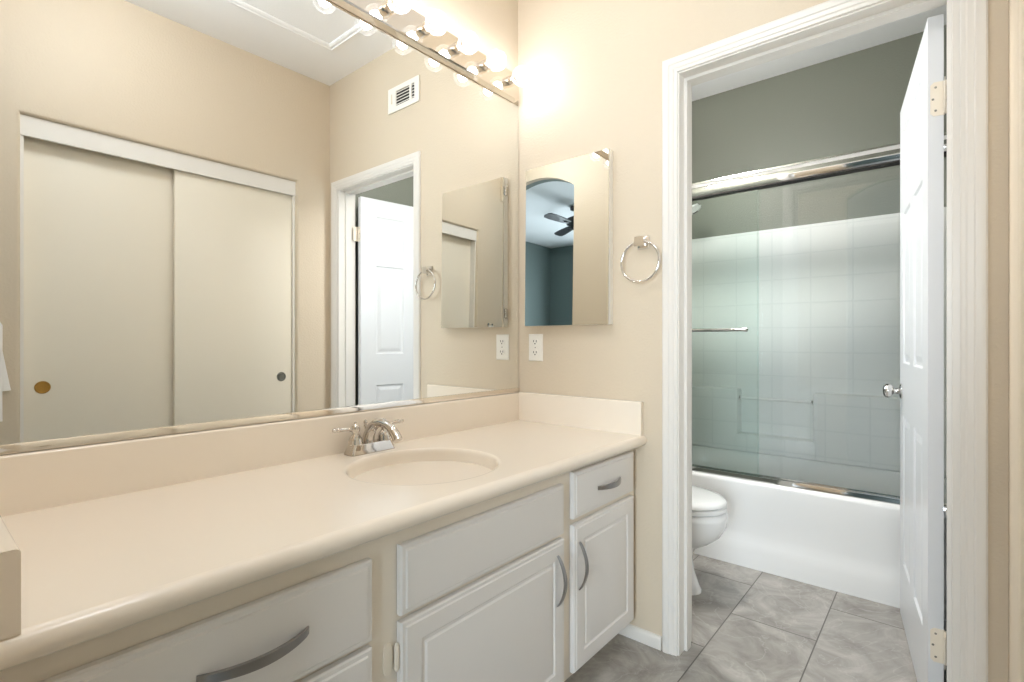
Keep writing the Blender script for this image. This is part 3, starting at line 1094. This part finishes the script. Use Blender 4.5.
# ------------------------------------------------------------------ sliding shower doors
sh = thing('shower_door', 'chrome framed sliding glass tub doors with a towel bar', 'shower door', (0.78, 0.955, TRZ))
bm = bmesh.new()
pf = [(0.930, 1.872), (0.926, 1.880), (0.9235, 1.895), (0.9235, 1.912), (0.927, 1.928), (0.934, 1.938), (0.940, 1.942), (0.940, 1.950), (0.985, 1.950), (0.985, 1.878), (0.981, 1.872)]
extrude_x(bm, pf, 0.004, RW - 0.004)
obj('header_rail', bm, M['chrome'], sh, smooth=30)
obj('header_seal', B((0.03, RW - 0.03, 0.926, 0.984, 1.866, 1.8715)), M['dark'], sh)
bm = bmesh.new()
pf = [(0.925, TRZ), (0.925, TRZ + 0.007), (0.930, TRZ + 0.022), (0.935, TRZ + 0.022), (0.937, TRZ + 0.010), (0.955, TRZ + 0.010), (0.957, TRZ + 0.027), (0.962, TRZ + 0.027),
      (0.964, TRZ + 0.010), (0.982, TRZ + 0.010), (0.984, TRZ + 0.022), (0.989, TRZ + 0.022), (0.992, TRZ)]
extrude_x(bm, pf, 0.004, RW - 0.004)
obj('bottom_track', bm, M['chrome'], sh, smooth=30)
for x0, x1 in ((0.004, 0.026), (RW - 0.026, RW - 0.004)):
    obj('wall_jamb', B((x0, x1, 0.935, 0.980, TRZ + 0.011, 1.871), bev=0.003), M['chrome'], sh)
gp = obj('glass_panel', B((0.030, 0.757, 0.943, 0.949, TRZ + 0.013, 1.875)), M['reflection_tint_glass'], sh, smooth=0, label='outer glass panel, green tint imitating a wall reflection')
obj('glass_panel', B((0.742, RW - 0.030, 0.970, 0.976, TRZ + 0.013, 1.875)), M['clear_glass'], sh, smooth=0)
bm = bmesh.new()
tube(bm, [(0.14, 0.902, 1.168), (0.705, 0.902, 1.168)], 0.0085, 14)
for xx in (0.16, 0.690):
    lathe(bm, (xx, 0.9425, 1.168), (0, -1, 0), [(0.011, 0), (0.011, 0.004), (0.006, 0.007), (0.006, 0.040)], 14)
for e, s in ((0.14, -1), (0.705, 1)):
    lathe(bm, (e, 0.902, 1.168), (s, 0, 0), [(0.0105, 0), (0.0105, 0.010), (0.006, 0.013)], 14)
obj('towel_bar', bm, M['chrome'], gp)

shw = thing('shower_head', 'chrome shower head behind the outer glass panel', 'shower head', (0.0, 1.33, 2.0))
bm = bmesh.new()
lathe(bm, (0.0005, 1.33, 2.0), (1, 0, 0), [(0.03, 0), (0.029, 0.005), (0.012, 0.012)], 24)
obj('wall_flange', bm, M['chrome'], shw)
bm = bmesh.new()
tube(bm, [(0.008, 1.33, 2.0), (0.10, 1.33, 1.998), (0.185, 1.33, 1.988), (0.235, 1.33, 1.968), (0.268, 1.33, 1.948)], 0.0095, 12)
obj('shower_arm', bm, M['chrome'], shw, smooth=60)
bm = bmesh.new()
lathe(bm, (0.265, 1.33, 1.951), Vector((0.45, 0, -0.89)), [(0.012, 0), (0.014, 0.012), (0.022, 0.022), (0.044, 0.034), (0.055, 0.040), (0.056, 0.052), (0.050, 0.054), (0.046, 0.050)], 28)
obj('spray_head', bm, M['chrome'], shw, smooth=40)

# ------------------------------------------------------------------ toilet (faces +x, tank on the bathroom wall)
toi = thing('toilet', 'white toilet beside the bathtub, partly behind the door casing', 'toilet', (0.4, 0.5, 0.0))
TY = 0.50


def egg(xb, xf, hw, z, n=48, flat=0.0):
    """egg outline: back end xb, front tip xf, half width hw"""
    out = []
    xm = xb + (xf - xb) * 0.46
    for i in range(n):
        t = 2 * PI * i / n
        c, s = math.cos(t), math.sin(t)
        x = xm + (xf - xm) * c if c > 0 else xm + (xm - xb) * c
        out.append(Vector((x, TY + hw * math.copysign(abs(s) ** 0.92, s), z)))
    return out


bm = bmesh.new()
rs = [egg(0.09, 0.632, 0.105, 0.0), egg(0.09, 0.632, 0.105, 0.012), egg(0.09, 0.622, 0.098, 0.03), egg(0.10, 0.600, 0.088, 0.09), egg(0.10, 0.592, 0.086, 0.15), egg(0.11, 0.605, 0.098, 0.19),
      egg(0.14, 0.665, 0.135, 0.225), egg(0.18, 0.710, 0.160, 0.26), egg(0.20, 0.735, 0.176, 0.305), egg(0.21, 0.742, 0.182, 0.345), egg(0.215, 0.738, 0.182, 0.366), egg(0.22, 0.73, 0.178, 0.372)]
rings(bm, rs, True, True, True)
obj('toilet_bowl', bm, M['porcelain'], toi, smooth=60)
bm = bmesh.new()
rs = [egg(0.222, 0.730, 0.178, 0.3755), egg(0.218, 0.737, 0.183, 0.379), egg(0.218, 0.737, 0.183, 0.392), egg(0.222, 0.731, 0.178, 0.397)]
rings(bm, rs, True, True, True)
obj('toilet_seat', bm, M['porcelain'], toi, smooth=40)
bm = bmesh.new()
rs = [egg(0.214, 0.731, 0.179, 0.4005), egg(0.21, 0.737, 0.184, 0.404), egg(0.21, 0.737, 0.184, 0.413), egg(0.215, 0.728, 0.178, 0.421), egg(0.23, 0.70, 0.158, 0.427), egg(0.27, 0.62, 0.11, 0.431)]
rings(bm, rs, True, True, True)
obj('toilet_lid', bm, M['porcelain'], toi, smooth=50)
bm = bmesh.new()
rs = []
for hx, hy, z in ((0.088, 0.20, 0.372), (0.094, 0.212, 0.40), (0.098, 0.222, 0.70), (0.098, 0.222, 0.71)):
    rs.append(roundrect(0.112, TY, hx, hy, z, 0.03))
rings(bm, rs, True, True, True)
obj('toilet_tank', bm, M['porcelain'], toi, smooth=40)
bm = bmesh.new()
rs = []
for hx, hy, z in ((0.098, 0.224, 0.711), (0.105, 0.23, 0.716), (0.105, 0.23, 0.735), (0.098, 0.222, 0.745)):
    rs.append(roundrect(0.112, TY, hx, hy, z, 0.03))
rings(bm, rs, True, True, True)
obj('tank_lid', bm, M['porcelain'], toi, smooth=40)

# ------------------------------------------------------------------ unseen ceiling lamps: bathroom one inferred, vanity one added as fill
def unseen_ceiling_lamp(x, y, zd, watts, color, label):
    lam = thing('unseen_ceiling_lamp', label, 'ceiling lamp', (x, y, CEIL))
    b = bmesh.new()
    lathe(b, (x, y, CEIL - 0.001), (0, 0, -1), [(0.12, 0), (0.12, 0.016), (0.10, 0.026)], 36)
    obj('lamp_base', b, M['plastic'], lam)
    b = bmesh.new()
    lathe(b, (x, y, CEIL - 0.026), (0, 0, -1), [(0.012, 0), (0.012, CEIL - 0.026 - zd)], 16)
    obj('lamp_stem', b, M['chrome'], lam)
    b = bmesh.new()
    lathe(b, (x, y, zd), (0, 0, -1), [(0.06, 0), (0.11, 0.012), (0.145, 0.04), (0.15, 0.07), (0.14, 0.10), (0.11, 0.125), (0.06, 0.14), (0.01, 0.145)], 36)
    obj('lamp_diffuser', b, emit('lit_opal_diffuser', color, watts / (PI * 0.19)), lam)


unseen_ceiling_lamp(0.46, 0.32, 2.27, BATH_W, (1.0, 0.97, 0.93), 'white globe ceiling lamp hanging on a stem in the bathroom')
unseen_ceiling_lamp(0.92, -1.25, 2.69, ROOM_FILL_W, (0.92, 0.98, 1.04), 'added fill lamp, an unseen white globe on a short stem in front of the vanity')

# ------------------------------------------------------------------ bedroom ceiling fan (seen in the medicine cabinet mirror)
FXX, FYY = 1.80, -3.30
fan = thing('ceiling_fan', 'dark ceiling fan in the bedroom, reflected in the medicine cabinet', 'ceiling fan', (FXX, FYY, CEIL))
bm = bmesh.new()
lathe(bm, (FXX, FYY, CEIL - 0.001), (0, 0, -1), [(0.075, 0), (0.072, 0.03), (0.02, 0.045), (0.015, 0.10), (0.06, 0.11), (0.11, 0.135), (0.12, 0.165), (0.115, 0.20), (0.07, 0.225), (0.06, 0.25), (0.04, 0.262), (0.005, 0.266)], 32)
obj('fan_motor', bm, M['fan'], fan, smooth=40)
for k in range(3):
    a = math.radians(88 + 120 * k)
    u = Vector((math.cos(a), math.sin(a), 0))
    w = Vector((-u.y, u.x, 0))
    b = bmesh.new()
    zc = CEIL - 0.205
    tops, bots = [], []
    outl = [(r_ * 0.9, s_ * 0.85) for r_, s_ in ((0.16, -0.045), (0.30, -0.058), (0.50, -0.068), (0.60, -0.060), (0.63, -0.03), (0.63, 0.03), (0.60, 0.060), (0.50, 0.068), (0.30, 0.058), (0.16, 0.045))]
    c0 = Vector((FXX, FYY, zc))
    for r, s in outl:
        p = c0 + u * r + w * s + Vector((0, 0, s * 0.22))
        tops.append(p + Vector((0, 0, 0.004)))
        bots.append(p - Vector((0, 0, 0.004)))
    rings(b, [bots, tops], True, True, True)
    bl = obj('fan_blade', b, M['fan'], fan, smooth=20)
    b = bmesh.new()
    tube(b, [c0 + u * 0.09 + Vector((0, 0, 0.02)), c0 + u * 0.14 + Vector((0, 0, 0.008)), c0 + u * 0.24 - Vector((0, 0, 0.006))], [(0.016, 0.005)] * 3, 10)
    obj('blade_arm', b, M['fan'], bl)
